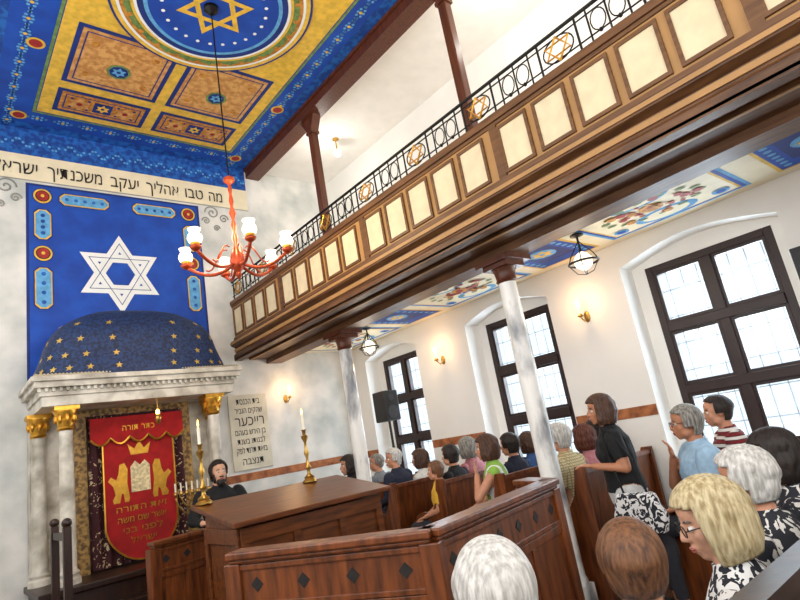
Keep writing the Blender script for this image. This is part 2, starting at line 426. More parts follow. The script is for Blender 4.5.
m.obj('ark_entablature',MARBY,ark,bevel=.005)
m=MB()
m.box(AX-.62,AX-.5,6.95,FY-.01,PZ,2.5);m.box(AX+.5,AX+.62,6.95,FY-.01,PZ,2.5);m.box(AX-.5,AX+.5,6.95,FY-.01,2.4,2.5)
m.obj('ark_surround',mat('ark_surround_gold','#b08a4a',scale=25,c2='#5d4423',rough=.5,lo=.4,hi=.6),ark)
for sx in (-1,1):
    m=MB(); a,b=sorted((AX+sx*.62,AX+sx*1.0)); m.box(a,b,7.1,FY-.01,PZ,2.5); m.obj('ark_side_panel',MARBY,ark)
def domep(a,t):
    ca,sa=math.cos(a),math.sin(a);p=.62
    rad=math.cos(t)**.62*(1+.02*math.cos(8*t))
    return Vector((AX+1.0*math.copysign(abs(ca)**p,ca)*rad,6.85+.50*math.copysign(abs(sa)**p,sa)*rad,2.79+.80*math.sin(t)**1.15))
m=MB(); n=48; rr=16; vs=[];fs=[]
for i in range(rr+1):
    t=(PI/2)*i/rr
    for k in range(n): vs.append(domep(2*PI*k/n,min(t,PI/2-.001)))
for i in range(rr):
    for k in range(n): fs.append((i*n+k,i*n+(k+1)%n,(i+1)*n+(k+1)%n,(i+1)*n+k))
fs.append(list(range(rr*n,rr*n+n)))
vs=[(x,min(y,FY-.012),z) for x,y,z in vs]
m.add(vs,fs); smoothang(m.obj('ark_dome',mat('dome_blue','#163566',rough=.6,scale=34,c2='#0b1c3e',lo=.42,hi=.58,bump=.3),ark,label='dark blue dome dotted with gold stars'))
for row,t in enumerate((.14,.34,.58,.86)):
    for k in range(12-row*2):
        m=MB()
        a=PI+ (k+.5)*PI/(12-row*2)
        P=domep(a,t); e1=(domep(a+.02,t)-P).normalized(); e2=(domep(a,t+.02)-P).normalized(); nn=e1.cross(e2).normalized()
        if (P-Vector((AX,6.85,2.9))).dot(nn)<0: nn=-nn
        q=P+nn*.006; r=.038
        pts=[]
        for j in range(10):
            rr_=r if j%2==0 else r*.42; aa=PI/2+j*PI/5; pts.append(q+e1*rr_*math.cos(aa)+e2*rr_*math.sin(aa))
        m.add(pts,[list(range(10))])
        m.obj('dome_star',mat('dome_star_gold','#c2a24c',rough=.4,metal=.3,var=.1),ark)
m=MB(); m.tube([(AX-1.05,7.28,2.80),(AX-1.05,6.36,2.80),(AX+1.05,6.36,2.80),(AX+1.05,7.28,2.80)],.012,6)
for k in range(64): m.ell((AX-1.03+k*.0327,6.36,2.805),.015,seg=6,ring=5)
m.obj('dome_bead_trim',mat('bead_silver','#b7ad94',rough=.4,metal=.4),ark)
# curtain
cu=empty('torah_curtain',(AX-.08,6.9,PZ),'red velvet ark curtain with gold Hebrew embroidery','curtain')
m=MB(); nx,nz=70,14; vs=[];fs=[]
for j in range(nz+1):
    for i in range(nx+1):
        x=AX-.5+1.0*i/nx; z=PZ+.02+(2.40-PZ)*j/nz
        vs.append((x,6.90+.022*math.sin(i*.9)*(1.1-.4*j/nz)+.006*math.sin(i*2.3+j),z))
for j in range(nz):
    for i in range(nx): a=j*(nx+1)+i; fs.append((a,a+1,a+nx+2,a+nx+1))
m.add(vs,fs); m.obj('curtain_cloth',VELD,cu,smooth=True,label='dark velvet with pale vine embroidery')
HM=.37
m=MB(); pts=[(AX-HM,2.2),(AX-HM,1.2)]+[(AX-HM+2*HM*i/24,1.2-.35*math.sin(PI*i/24)**.6*1.0+.0) for i in range(1,24)]+[(AX+HM,1.2),(AX+HM,2.2)]
m.prism(pts,'y',6.845,6.86); m.obj('curtain_mantle',VELR,cu,label='bright red velvet centre panel')
edge=[(p[0],6.84,p[1]) for p in pts[1:-1]]
m=MB(); pts=[(AX-.49,2.38)]+[(AX-.49+.98*i/30,2.16-.07*abs(math.sin(PI*i/6))) for i in range(31)]+[(AX+.49,2.38)]
m.prism(pts[::-1],'y',6.815,6.83); m.obj('curtain_valance',VELR,cu)
m=MB(); m.tube([(AX-.49+.98*i/60,6.81,2.155-.07*abs(math.sin(PI*i/12))) for i in range(61)],.012,5); m.obj('curtain_fringe',GOLD,cu)
m=MB(); m.tube([(AX-HM,6.84,2.1)]+edge+[(AX+HM,6.84,2.1)],.011,5); m.obj('curtain_braid',GOLD,cu)
m=MB(); m.prism([(AX-.09,1.95),(AX-.12,2.07),(AX-.05,2.01),(AX,2.1),(AX+.05,2.01),(AX+.12,2.07),(AX+.09,1.95)],'y',6.838,6.846); m.obj('curtain_crown',GOLD,cu)
m=MB(); m.prism([(AX-.1,1.55),(AX-.1,1.82),(AX-.05,1.88),(AX,1.83),(AX+.05,1.88),(AX+.1,1.82),(AX+.1,1.55)],'y',6.838,6.846); m.obj('curtain_tablets',mat('embroidery_cream','#d9c79a',scale=40,var=.3),cu)
for sx in(-1,1):
    m=MB(); L=[(.12,1.5),(.14,1.66),(.13,1.80),(.16,1.87),(.21,1.86),(.225,1.76),(.25,1.70),(.30,1.74),(.33,1.70),(.28,1.64),(.26,1.55),(.29,1.5),(.28,1.46),(.22,1.46),(.20,1.55),(.18,1.55),(.17,1.46),(.13,1.46)]
    m.prism([(AX+sx*a,b) for a,b in L],'y',6.838,6.846)
    m.obj('curtain_lion',GOLD,cu)
for s,z,w in (('כתר תורה',2.22,.34),('זאת התורה',1.36,.52),('אשר שם משה',1.25,.5),('לפני בני',1.14,.4),('ישראל',1.03,.26)):
    text(s[::-1],.09,(AX,6.812 if z>2.1 else 6.836,z),GOLD,'curtain_lettering',cu,width=w)
el=empty('eternal_lamp',(AX+.12,6.5,2.25),'small hanging brass lamp glowing orange before ark','lamp')
m=MB(); m.cyl((AX+.12,6.5,2.5),(AX+.12,6.5,2.32),.004); m.obj('lamp_chain',BRASS,el)
m=MB(); m.lathe([(.004,.12),(.03,.1),(.035,.06),(.02,.02),(.006,0)],(AX+.12,6.5,2.22)); m.obj('lamp_bowl',BRASS,el,smooth=True)
m=MB(); m.ell((AX+.12,6.5,2.35),(.02,.02,.035)); m.obj('lamp_flame',FLAME,el,smooth=True)
bx,by,bz=2.27,6.45,PZ
me_=empty('menorah',(bx,by,bz),'brass seven branched candelabrum beside the curtain','candelabrum')
m=MB(); m.lathe([(.09,0),(.09,.02),(.03,.05),(.012,.1),(.02,.2),(.012,.3),(.012,.62)],(bx,by,bz),14)
for r in (.06,.12,.18):
    m.tube([(bx+r*math.cos(a),by,bz+.6+r*math.sin(a)*1.1) for a in [PI+PI*i/14 for i in range(15)]],.008,6)
for k in range(-3,4): m.lathe([(.008,-.01),(.02,.02),(.016,.05)],(bx+k*.06,by,bz+.6),10)
m.obj('candelabrum_body',BRASS,me_,smooth=True)
for k in range(-3,4):
    m=MB(); m.cyl((bx+k*.06,by,bz+.65),(bx+k*.06,by,bz+.74),.008,seg=8); m.obj('candle',WAX,me_)
hr=empty('handrail',(.85,5.6,0),'dark wooden handrail beside the ark steps','handrail')
for y in (5.62,6.2):
    m=MB(); m.box(.9,.96,y-.03,y+.03,.0 if y<5.8 else .6,1.38); m.ell((.93,y,1.41),.04); m.obj('rail_post',WDK,hr)
m=MB(); m.box(.91,.95,5.62,6.2,1.27,1.33); m.obj('rail_bar',WDK,hr)
# ---------------------------------------------------------------- gallery
gal=empty('gallery',(3.3,2.4,3.0),'wooden gallery balcony with cream panels and iron railing','balcony')
GY0,GY1=BY,FY-.01
m=MB(); m.prism([(4.0,2.98),(3.76,2.98),(3.76,3.05),(3.50,3.05),(3.50,3.08),(3.38,3.08),(3.38,3.04),(3.28,3.04),(3.28,3.12),(3.31,3.15),(3.31,3.22),(3.25,3.25),(3.25,3.31),(3.30,3.33),(4.0,3.33)],'y',GY0,GY1)
m.obj('gallery_beam',WDGD,gal)
for q in ((3.28,3.29,3.055,3.075),(3.295,3.312,3.165,3.205),(3.24,3.252,3.265,3.295),(3.5,3.53,3.045,3.052)):
    m=MB(); m.box(q[0],q[1],GY0,GY1,q[2],q[3]); m.obj('gallery_moulding',TANP,gal)
m=MB(); m.box(4.0,WX-.005,GY0,GY1,GZ,3.33); m.obj('gallery_deck',CREAM,gal)
m=MB(); m.box(3.32,3.38,GY0,GY1,3.33,3.84); m.obj('gallery_parapet',TANP,gal)
m=MB(); m.box(3.29,3.42,GY0,GY1,3.84,3.90);  m.box(3.305,3.40,GY0,GY1,3.81,3.84); m.obj('gallery_cornice',WDG,gal,bevel=.006)
m=MB(); m.box(3.30,3.32,GY0,GY1,3.33,3.37); m.obj('gallery_moulding',WDG,gal)
k=0; y=7.1
PP=.335
while y>-1.2:
    if k%5==4:
        m=MB(); m.box(3.30,3.32,y+.04,y+.11,3.37,3.81); m.obj('parapet_pilaster',WDG,gal); y-=.10
    yc=y
    m=MB(); x=3.32; h=.14
    m.mi=0
    m.box(x-.018,x,yc-h,yc+h,3.395,3.42);m.box(x-.018,x,yc-h,yc+h,3.76,3.785);m.box(x-.018,x,yc-h,yc-h+.024,3.42,3.76);m.box(x-.018,x,yc+h-.024,yc+h,3.42,3.76)
    m.mi=1; m.box(x-.006,x,yc-h+.024,yc+h-.024,3.42,3.76)
    m.obj('parapet_panel',[WDG,PANEL],gal); y-=PP; k+=1
m=MB(); XR=3.35
for z,r in ((4.20,.014),(4.15,.006),(3.98,.006),(3.93,.009)): m.cyl((XR,GY0,z),(XR,GY1,z),r,seg=8)
sy=[1.62+.78*j for j in range(-4,8) if BY<1.62+.78*j<FY-.2]
for yc in sy:
    for dy in (-.16,.16): m.cyl((XR,yc+dy,3.9),(XR,yc+dy,4.2),.009,seg=6)
    m.tube([(XR,yc+.125*math.cos(a),4.06+.125*math.sin(a)*.75) for a in [2*PI*i/20 for i in range(21)]],.006,5)
    for dy in (.25,.39,.53):
        m.cyl((XR,yc+dy,3.9),(XR,yc+dy,4.2),.007,seg=6)
        if dy<.5: m.tube([(XR,yc+dy+.07+.055*math.cos(a),4.065+.08*math.sin(a)) for a in [2*PI*i/14 for i in range(15)]],.005,5)
    for dy in (.25,.39): m.ell((XR,yc+dy+.07,3.98),.016,seg=6,ring=5)
m.obj('gallery_railing',IRON,gal,label='black wrought iron railing')
for yc in sy:
    m=MB()
    for q in range(2):
        P=[(XR-.008,yc+.115*math.cos(PI/2+q*PI+i*2*PI/3),4.06+.095*math.sin(PI/2+q*PI+i*2*PI/3)) for i in range(3)]; m.tube(P+[P[0]],.009,5)
    m.obj('railing_star',GOLD,gal,label='gilt six pointed star')
m=MB(); UM=[BLUE,YEL,CREAM,BLUEL,REDP,GREENP,GOLDP,BLUED]
def uz(l): return GZ-.002-.002*l
def ur(x0,x1,y0,y1,l,mi): m.mi=mi; m.add([(x0,y0,uz(l)),(x0,y1,uz(l)),(x1,y1,uz(l)),(x1,y0,uz(l))],[(0,1,2,3)])
def ud(cx,cy,r,l,mi,n=14,s=1): m.mi=mi; m.add([(cx+r*math.cos(-2*PI*i/n),cy+s*r*math.sin(-2*PI*i/n),uz(l)) for i in range(n)],[list(range(n))])
ur(4.02,WX-.01,BY,FY-.02,0,2)
bays=[(-1.3,.15),(.3,1.0),(1.2,2.45),(2.6,3.3),(3.45,4.75),(4.9,5.6),(5.75,7.15)]
for j,(a,b) in enumerate(bays):
    if j%2==0:
        ur(4.1,5.1,a,b,1,3); ur(4.13,5.07,a+.03,b-.03,2,0); ur(4.16,5.04,a+.06,b-.06,3,1); ur(4.18,5.02,a+.08,b-.08,4,2)
        cyy=(a+b)/2
        for sx in(4.32,4.88):
            ud(sx,cyy,.16,5,3,16,s=1.7); ud(sx,cyy,.12,6,2,16,s=1.7)
        ud(4.6,cyy,.10,7,6,20)
        for k in range(30):
            an=R.random()*2*PI; rr_=R.random()**.6*.34
            ud(4.6+rr_*.7*math.cos(an),cyy+rr_*1.2*math.sin(an),.02+R.random()*.03,8+k%3,(4,4,6)[k%3],7)
        for k in range(14):
            an=2*PI*k/14; ud(4.6+.24*math.cos(an),cyy+.40*math.sin(an),.025,7,5,8,s=1.8)
        for sx in(4.28,4.92):
            for sy_ in(a+.18,b-.18): ud(sx,sy_,.07,7,3,12); ud(sx,sy_,.04,8,0,10)
    else:
        ur(4.1,5.1,a,b,1,1); ur(4.13,5.07,a+.03,b-.03,2,0); ur(4.3,4.9,a+.15,b-.15,3,7)
        for k in range(9):
            for q in range(2): ud(4.22+k*.095,(a+.09,b-.09)[q],.03,4,3,8)
        ud(4.6,(a+b)/2,.14,4,3,20); m.mi=1
        starmesh(m,lambda x,y,d:(4.6+x,(a+b)/2-y,uz(5)-d),.12,.03,d=.001)
m.obj('gallery_mural',UM,label='blue and cream painted ornament beneath the gallery',cat='mural',kind='structure')
for yc in (2.9,5.48):
    e=empty('column',(3.88,yc,TIER),'slender white marbled column with wooden capital carrying gallery','column',group='gallery columns')
    m=MB(); m.box(3.78,3.98,yc-.1,yc+.1,TIER,TIER+.18); m.lathe([(.1,.18),(.1,.21),(.09,.24)],(3.88,yc,TIER)); smoothang(m.obj('column_base',MARB,e))
    m=MB(); m.lathe([(.09,0),(.086,.1),(.084,1.3),(.076,2.42)],(3.88,yc,TIER+.24),24); smoothang(m.obj('column_shaft',MARB,e))
    m=MB(); m.lathe([(.08,0),(.095,.02),(.085,.04),(.095,.1),(.12,.14)],(3.88,yc,2.76),20); m.box(3.75,4.01,yc-.13,yc+.13,2.89,2.93); m.box(3.72,4.04,yc-.19,yc+.19,2.93,2.98)
    smoothang(m.obj('column_capital',WDP,e))
    e=empty('gallery_post',(3.88,yc,3.33),'square brown timber post rising from gallery to ceiling','post',group='gallery posts')
    m=MB(); m.box(3.83,3.93,yc-.05,yc+.05,3.33,5.72); m.obj('post_shaft',WDP,e,bevel=.012)
    m=MB(); m.box(3.815,3.945,yc-.065,yc+.065,5.72,5.76); m.prism([(yc-.05,5.76),(yc+.05,5.76),(yc+.16,5.95),(yc-.16,5.95)],'x',3.82,3.94); m.obj('post_bracket',WDP,e)
    m=MB(); m.box(3.81,3.95,yc-.07,yc+.07,3.33,3.5); m.obj('post_base',WDP,e)
m=MB(); m.box(3.76,3.98,BY,FY-.01,5.95,ZC-.001); m.box(3.73,4.01,BY,FY-.01,6.06,ZC-.001); m.obj('ceiling_beam',WDP,label='long brown timber beam along edge of painted ceiling',cat='beam')
# ---------------------------------------------------------------- lamps
def lightpt(loc,p,col=(1,.78,.5),r=.05):
    l=bpy.data.lights.new('lamp_light','POINT'); l.energy=p; l.color=col; l.shadow_soft_size=r
    o=bpy.data.objects.new('lamp_light',l); o.location=loc; COL.objects.link(o); return o
HX,HY,HZ=2.07,4.34,3.33
ch=empty('chandelier',(HX,HY,HZ),'copper red chandelier with six opal glass shades','chandelier')
m=MB(); m.cyl((HX,HY,ZC-.08),(HX,HY,4.10),.007,seg=8); m.lathe([(.07,ZC-.045),(.07,ZC-.08),(.02,ZC-.13)],(HX,HY,0),14); m.obj('chandelier_rod',IRON,ch)
m=MB(); m.lathe([(.02,.85),(.05,.83),(.05,.80),(.012,.77),(.02,.72),(.012,.67),(.022,.60),(.012,.55),(.03,.48),(.012,.42),(.025,.36),(.012,.3),(.03,.24),(.014,.18),(.045,.11),(.06,.05),(.065,0),(.045,-.05),(.02,-.08),(.028,-.11),(.006,-.15)],(HX,HY,HZ),16)
smoothang(m.obj('chandelier_stem',COPPER,ch))
for k in range(6):
    a=2*PI*k/6+.35; d=Vector((math.cos(a),math.sin(a),0)); o=Vector((HX,HY,HZ))
    m=MB(); m.tube([o+d*(.04+.41*t)+Vector((0,0,-.01-.07*math.sin(t*PI)+.05*t*t)) for t in [i/10 for i in range(11)]],.015,7)
    p=o+d*.45+Vector((0,0,.05))
    m.lathe([(.012,-.03),(.04,-.01),(.05,.01),(.03,.02)],p,12)
    m.tube([o+d*(.08+.2*t)+Vector((0,0,.14-.16*t+.04*math.sin(t*2*PI))) for t in [i/8 for i in range(9)]],.007,5)
    m.obj('chandelier_arm',COPPER,ch,smooth=True)
    m=MB(); m.lathe([(.02,.015),(.035,.02),(.04,.04)],p,12); m.obj('shade_cup',GOLD,ch,smooth=True)
    m=MB(); m.lathe([(.03,.035),(.052,.05),(.062,.08),(.055,.11),(.038,.13),(.054,.165),(.052,.165),(.034,.132)],p,18); smoothang(m.obj('lamp_shade',SHADE,ch,label='opal tulip glass shade'),60)
for k in range(3):
    a=2*PI*k/3; lightpt((HX+.3*math.cos(a),HY+.3*math.sin(a),HZ+.4),12)
for (x,y) in ((4.43,2.45),(4.45,5.73)):
    e=empty('hanging_lamp',(x,y,2.85),'small brass pendant lamp with opal glass under gallery','lamp',group='gallery pendant lamps')
    m=MB(); m.lathe([(.06,GZ-.025),(.06,GZ-.035),(.01,GZ-.05),(.008,2.9)],(x,y,0),14)
    for k in range(4):
        a=k*PI/2+.4; m.tube([(x+.005*math.cos(a),y+.005*math.sin(a),3.03),(x+.1*math.cos(a),y+.1*math.sin(a),2.9),(x+.13*math.cos(a),y+.13*math.sin(a),2.83)],.005,5)
        m.tube([(x+.13*math.cos(a),y+.13*math.sin(a),2.83),(x+.07*math.cos(a),y+.07*math.sin(a),2.74),(x,y,2.72)],.004,5)
    m.tube([(x+.13*math.cos(a),y+.13*math.sin(a),2.83) for a in [2*PI*i/20 for i in range(21)]],.01,5)
    m.obj('lamp_frame',IRON,e)
    m=MB(); m.lathe([(.02,2.93),(.05,2.91),(.085,2.86),(.07,2.80),(.03,2.77),(.01,2.76)],(x,y,0),18); m.obj('lamp_shade',SHADE,e,smooth=True)
    lightpt((x,y,2.6),6,col=(1,.86,.68))
for (x,y) in ((4.6,5.94),(4.6,2.62)):
    e=empty('globe_lamp',(x,y,5.8),'small white globe lamp hanging over gallery','lamp',group='gallery globe lamps')
    m=MB(); m.lathe([(.05,ZC-.001),(.05,ZC-.02),(.012,ZC-.04),(.012,5.9)],(x,y,0),12); m.obj('lamp_stem',BRASS,e)
    m=MB(); m.ell((x,y,5.86),.06); m.obj('lamp_globe',SHADE,e,smooth=True)
    lightpt((x-.2,y,5.6),10,col=(1,.95,.87))
def sconce(x,y,z,dx,dy):
    e=empty('wall_sconce',(x,y,z),'small brass wall sconce with glowing candle bulb','lamp',group='wall sconces')
    m=MB(); m.ell((x,y,z-.05),(.035 if dy else .012,.012 if dy else .035,.06)); m.tube([(x,y,z-.06),(x+dx*.06,y+dy*.06,z-.1),(x+dx*.12,y+dy*.12,z-.06)],.008,6)
    cx,cy=x+dx*.12,y+dy*.12
    m.lathe([(.01,-.06),(.035,-.045),(.02,-.03),(.012,-.02)],(cx,cy,z),10); m.obj('sconce_arm',BRASS,e,smooth=True)
    m=MB(); m.cyl((cx,cy,z-.03),(cx,cy,z+.05),.011,seg=10); m.obj('sconce_candle',WAX,e)
    m=MB(); m.ell((cx,cy,z+.085),(.022,.022,.045)); m.obj('sconce_bulb',BULB,e,smooth=True)
    lightpt((cx+dx*.08,cy+dy*.08,z+.1),3.0,col=(1,.6,.3))
sconce(WX-.005,3.02,2.55,-1,0); sconce(WX-.005,5.22,2.57,-1,0); sconce(4.0,FY-.005,2.5,0,-1)
# ---------------------------------------------------------------- bimah
BZ=.2
m=MB(); m.prism([(1.15,2.9),(1.66,1.92),(2.97,2.17),(3.3,2.9),(3.3,5.3),(1.45,5.45)],'z',0,BZ); m.obj('bimah_platform',WDK,label='low dark wooden platform of the reading area',cat='platform')
def fence(p0,p1,z1,label,nd,posts=(1,1)):
    p0=Vector(p0);p1=Vector(p1);c=(p0+p1)/2; d=(p1-p0).normalized(); L=(p1-p0).length
    e=empty('bimah_fence',(c.x,c.y,BZ),label,'balustrade',group='reading platform fence')
    m=MB(); m.bar(p0,p1,.05,BZ,z1-.05); m.obj('fence_panel',WD,e)
    m=MB(); m.bar(p0-d*.02,p1+d*.02,.13,z1-.035,z1);m.bar(p0-d*.01,p1+d*.01,.10,z1-.055,z1-.035)
    m.obj('fence_rail',WD,e,bevel=.008)
    for (w_,za,zb) in ((.085,BZ,BZ+.1),(.075,z1-.252,z1-.228),(.075,z1-.087,z1-.063),(.07,z1-.30,z1-.255)):
        m=MB(); m.bar(p0,p1,w_,za,zb); m.obj('fence_moulding',WD,e,bevel=.003)
    nb=max(2,int(L/.42))
    for k in range(nb+1):
        q=p0+d*L*k/nb
        m=MB(); m.bar(q-d*.025,q+d*.025,.07,BZ+.1,z1-.30); m.obj('fence_stile',WD,e,bevel=.003)
    n=Vector((-d.y,d.x))
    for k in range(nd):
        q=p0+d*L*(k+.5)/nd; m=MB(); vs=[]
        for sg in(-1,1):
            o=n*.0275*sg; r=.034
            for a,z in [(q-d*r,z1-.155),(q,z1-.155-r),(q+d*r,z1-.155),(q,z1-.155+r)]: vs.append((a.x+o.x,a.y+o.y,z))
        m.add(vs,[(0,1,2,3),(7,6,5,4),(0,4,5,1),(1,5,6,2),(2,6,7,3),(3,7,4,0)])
        m.obj('diamond_dark_inset',BLACKP,e)  # solid black diamond, its colour standing in for the dark of an opening
    for f,p in zip(posts,(p0,p1)):
        if f:
            m=MB(); m.bar(p-d*.045,p+d*.045,.09,BZ-.2,z1-.055); m.obj('fence_post',WD,e,bevel=.006)
fence((1.19,2.85),(1.68,1.95),1.215,'brown panelled wooden fence section with black diamonds for openings',4)
fence((1.68,1.95),(2.93,2.22),1.215,'long brown panelled wooden fence section with black diamonds for openings',6,(0,1))
fence((2.93,2.22),(3.05,2.52),1.215,'short brown panelled fence return beside marble column',1,(0,1))
fence((1.50,5.3),(2.07,5.4),1.13,'short brown wooden fence section facing the ark',3)
dk=empty('reading_desk',(2.4,4.4,BZ),'large brown wooden reading desk with sloping top','desk')
m=MB(); m.prism([(4.12,BZ),(4.76,BZ),(4.76,1.31),(4.12,1.18)],'x',1.76,3.04); m.obj('desk_body',WD2,dk)
m=MB(); m.prism([(4.03,1.195),(4.85,1.34),(4.85,1.38),(4.03,1.235)],'x',1.68,3.12); m.obj('desk_top',WD2,dk,bevel=.008)
for x in (1.76,2.18,2.60,2.98):
    m=MB(); m.box(x,x+.06,4.095,4.118,.32,1.07); m.obj('desk_stile',WD2,dk,bevel=.004)
for z0,z1 in ((BZ,.32),(1.07,1.18)):
    m=MB(); m.box(1.76,3.04,4.095,4.118,z0,z1); m.obj('desk_rail',WD2,dk,bevel=.004)
    m=MB(); m.box(1.738,1.758,4.12,4.76,z0,z1); m.obj('desk_rail',WD2,dk,bevel=.004)
for y in (4.12,4.7):
    m=MB(); m.box(1.738,1.758,y,y+.06,.32,1.07); m.obj('desk_stile',WD2,dk,bevel=.004)
def candlestick(x,y,z,lab):
    e=empty('candlestick',(x,y,z),lab,'candlestick',group='tall brass candlesticks')
    m=MB(); m.lathe([(.065,0),(.065,.015),(.045,.03),(.05,.045),(.02,.07),(.014,.1),(.03,.13),(.014,.16),(.012,.22),(.026,.26),(.013,.3),(.012,.36),(.03,.4),(.034,.42),(.016,.43),(.018,.47),(.03,.48)],(x,y,z),18); smoothang(m.obj('candlestick_body',BRASS,e),50)
    m=MB(); m.cyl((x,y,z+.475),(x,y,z+.62),.013,seg=12); m.obj('candle',WAX,e,smooth=False)
    m=MB(); m.lathe([(.001,0),(.008,.015),(.006,.035),(.001,.06)],(x,y,z+.625),10); m.obj('candle_flame',FLAME,e,smooth=True)
candlestick(2.77,4.78,1.37,'tall brass candlestick with lit white candle on desk')
candlestick(1.77,4.78,1.37,'tall brass candlestick with lit white candle near ark')
sp=empty('loudspeaker',(5.0,6.25,TIER),'black loudspeaker on a tripod stand near window','speaker')
m=MB(); m.box(4.87,5.13,6.13,6.39,1.88,2.3); m.obj('speaker_cabinet',BLKPL,sp,bevel=.015)
m=MB(); m.cyl((5.0,6.25,TIER+.1),(5.0,6.25,1.88),.018)
for k in range(3):
    a=2*PI*k/3+.5; m.cyl((5,6.25,.6),(5+.3*math.cos(a)*.6,6.25+.3*math.sin(a)*.6,TIER+.01),.01,seg=8)
m.obj('speaker_stand',BLKPL,sp)
for z,r in((2.0,.09),(2.2,.045)):
    m=MB(); m.cyl((5.0,6.131,z),(5.0,6.124,z),r,seg=24); m.obj('speaker_cone',mat('speaker_cone_grey','#33343a',rough=.6),sp)
sp=empty('wall_speaker',(WX-.1,1.0,2.3),'small black speaker mounted beside the window','speaker')
m=MB(); m.box(WX-.2,WX-.02,.95,1.11,2.2,2.5); m.obj('speaker_cabinet',BLKPL,sp,bevel=.01); m=MB(); m.box(WX-.03,WX,1.0,1.06,2.3,2.4); m.obj('wall_bracket',IRON,sp)
def pew(y,x0,x1,zf,seat,lab,back=.5,wd_=None):
    wd_=wd_ or WD
    e=empty('pew',((x0+x1)/2,y,zf),lab,'pew',group='wooden pews')
    m=MB(); m.box(x0+.04,x1-.04,y-.22,y+.24,seat-.04,seat); m.obj('pew_seat',wd_,e,bevel=.006)
    m=MB(); m.prism([(y-.22,seat-.1),(y-.19,seat-.1),(y-.24,seat+back),(y-.27,seat+back)],'x',x0+.04,x1-.04); m.box(x0+.02,x1-.02,y-.29,y-.22,seat+back,seat+back+.035); m.obj('pew_back',wd_,e)
    for x in (x0,x1-.04):
        m=MB(); P=[(y-.28,zf),(y+.24,zf),(y+.25,seat),(y+.2,seat+.2),(y+.08,seat+.24),(y-.05,seat+.22),(y-.14,seat+.34),(y-.2,seat+back+.06),(y-.3,seat+back+.06)]
        m.prism(P,'x',x,x+.04); m.obj('pew_end',wd_,e,bevel=.006)
    return e
SE=TIER+.47
for y in (1.9,2.98,3.85,4.66,5.45,6.28): pew(y,4.04,5.2,TIER,SE,'brown wooden pew with curved end panels under gallery')
pew(.84,.7,3.4,0,.43,'long dark wooden pew with high back',back=.68,wd_=WDK)
# ---------------------------------------------------------------- people
def sk(name,h): return mat('skin_'+name,h,rough=.55,var=.06,scale=30)
SK1=sk('a','#cb9071');SK2=sk('b','#d29f82');SK3=sk('c','#b67b5a')
def hm(name,h,h2): return mat('hair_'+name,h,rough=.6,scale=14,stretch=(6,6,1),c2=h2,lo=.35,hi=.65,bump=.5)
HWHT=hm('white','#dfddd8','#a8a59f');HGRY=hm('grey','#a09c95','#625e58');HBRN=hm('brown','#5c3a26','#301d12');HDK=hm('dark','#2b1c15','#100b08');HBLD=hm('blond','#d3c49c','#9c875e');HRED=hm('auburn','#6d3320','#3a1b0f');HCH=hm('chestnut','#805535','#4d301c')
def cloth(name,h,var=.1): return mat('cloth_'+name,h,rough=.9,var=var,scale=25,bump=.1)
EYEW=mat('eye_white','#f2efe9',rough=.2,var=.01); EYED=mat('eye_dark','#2c1d14',rough=.2); LIP=mat('lip','#a8584f',rough=.5); SHOEM=cloth('shoe','#1c1a19')
def sub(V,N,polys,mask,off,name,mt,parent,nz=.003,label=None):
    keep=[p for p in polys if all(mask[i] for i in p)]
    if not keep: return
    idx={};vs=[];fs=[]
    for p in keep:
        for i in p:
            if i not in idx:
                idx[i]=len(vs); v=V[i]; q=nz*(noise.noise(Vector(v)*11)+.5*noise.noise(Vector((v[0]*30,v[1]*30,v[2]*14)))) if nz else 0
                vs.append(tuple(v+N[i]*(off+q)))
        fs.append([idx[i] for i in p])
    ec={}
    for p in keep:
        for a,b in zip(p,p[1:]+p[:1]):
            k=(min(a,b),max(a,b)); ec.setdefault(k,[]).append((a,b))
    inn={}
    for k,l in ec.items():
        if len(l)==1:
            a,b=l[0]
            for i in(a,b):
                if i not in inn: inn[i]=len(vs); vs.append(tuple(V[i]-N[i]*.003))
            fs.append([idx[b],idx[a],inn[a],inn[b]])
    me=bpy.data.meshes.new(name); me.from_pydata(vs,[],fs); me.materials.append(mt); me.polygons.foreach_set('use_smooth',[True]*len(me.polygons))
    o=bpy.data.objects.new(name,me); COL.objects.link(o); o.parent=parent
    if label:o['label']=label
    return o
ARMS={'lap':((.225,.05,.19),(.11,.27,.115),(-.3,1,-.25)),
      'hang':((.235,-.03,.19),(.245,.03,-.05),(0,.15,-1)),
      'chin':((.2,.2,.22),(.07,.17,.42),(-.3,.1,1)),
      'bag':((.25,-.02,.2),(.2,.2,.24),(-.2,1,.2)),
      'wide':((.30,.06,.22),(.26,.28,.2),(-.6,.8,-.1)),
      'back':((.30,-.06,.25),(.38,.13,.3),(.2,1,.1))}
PCOUNT=[0]
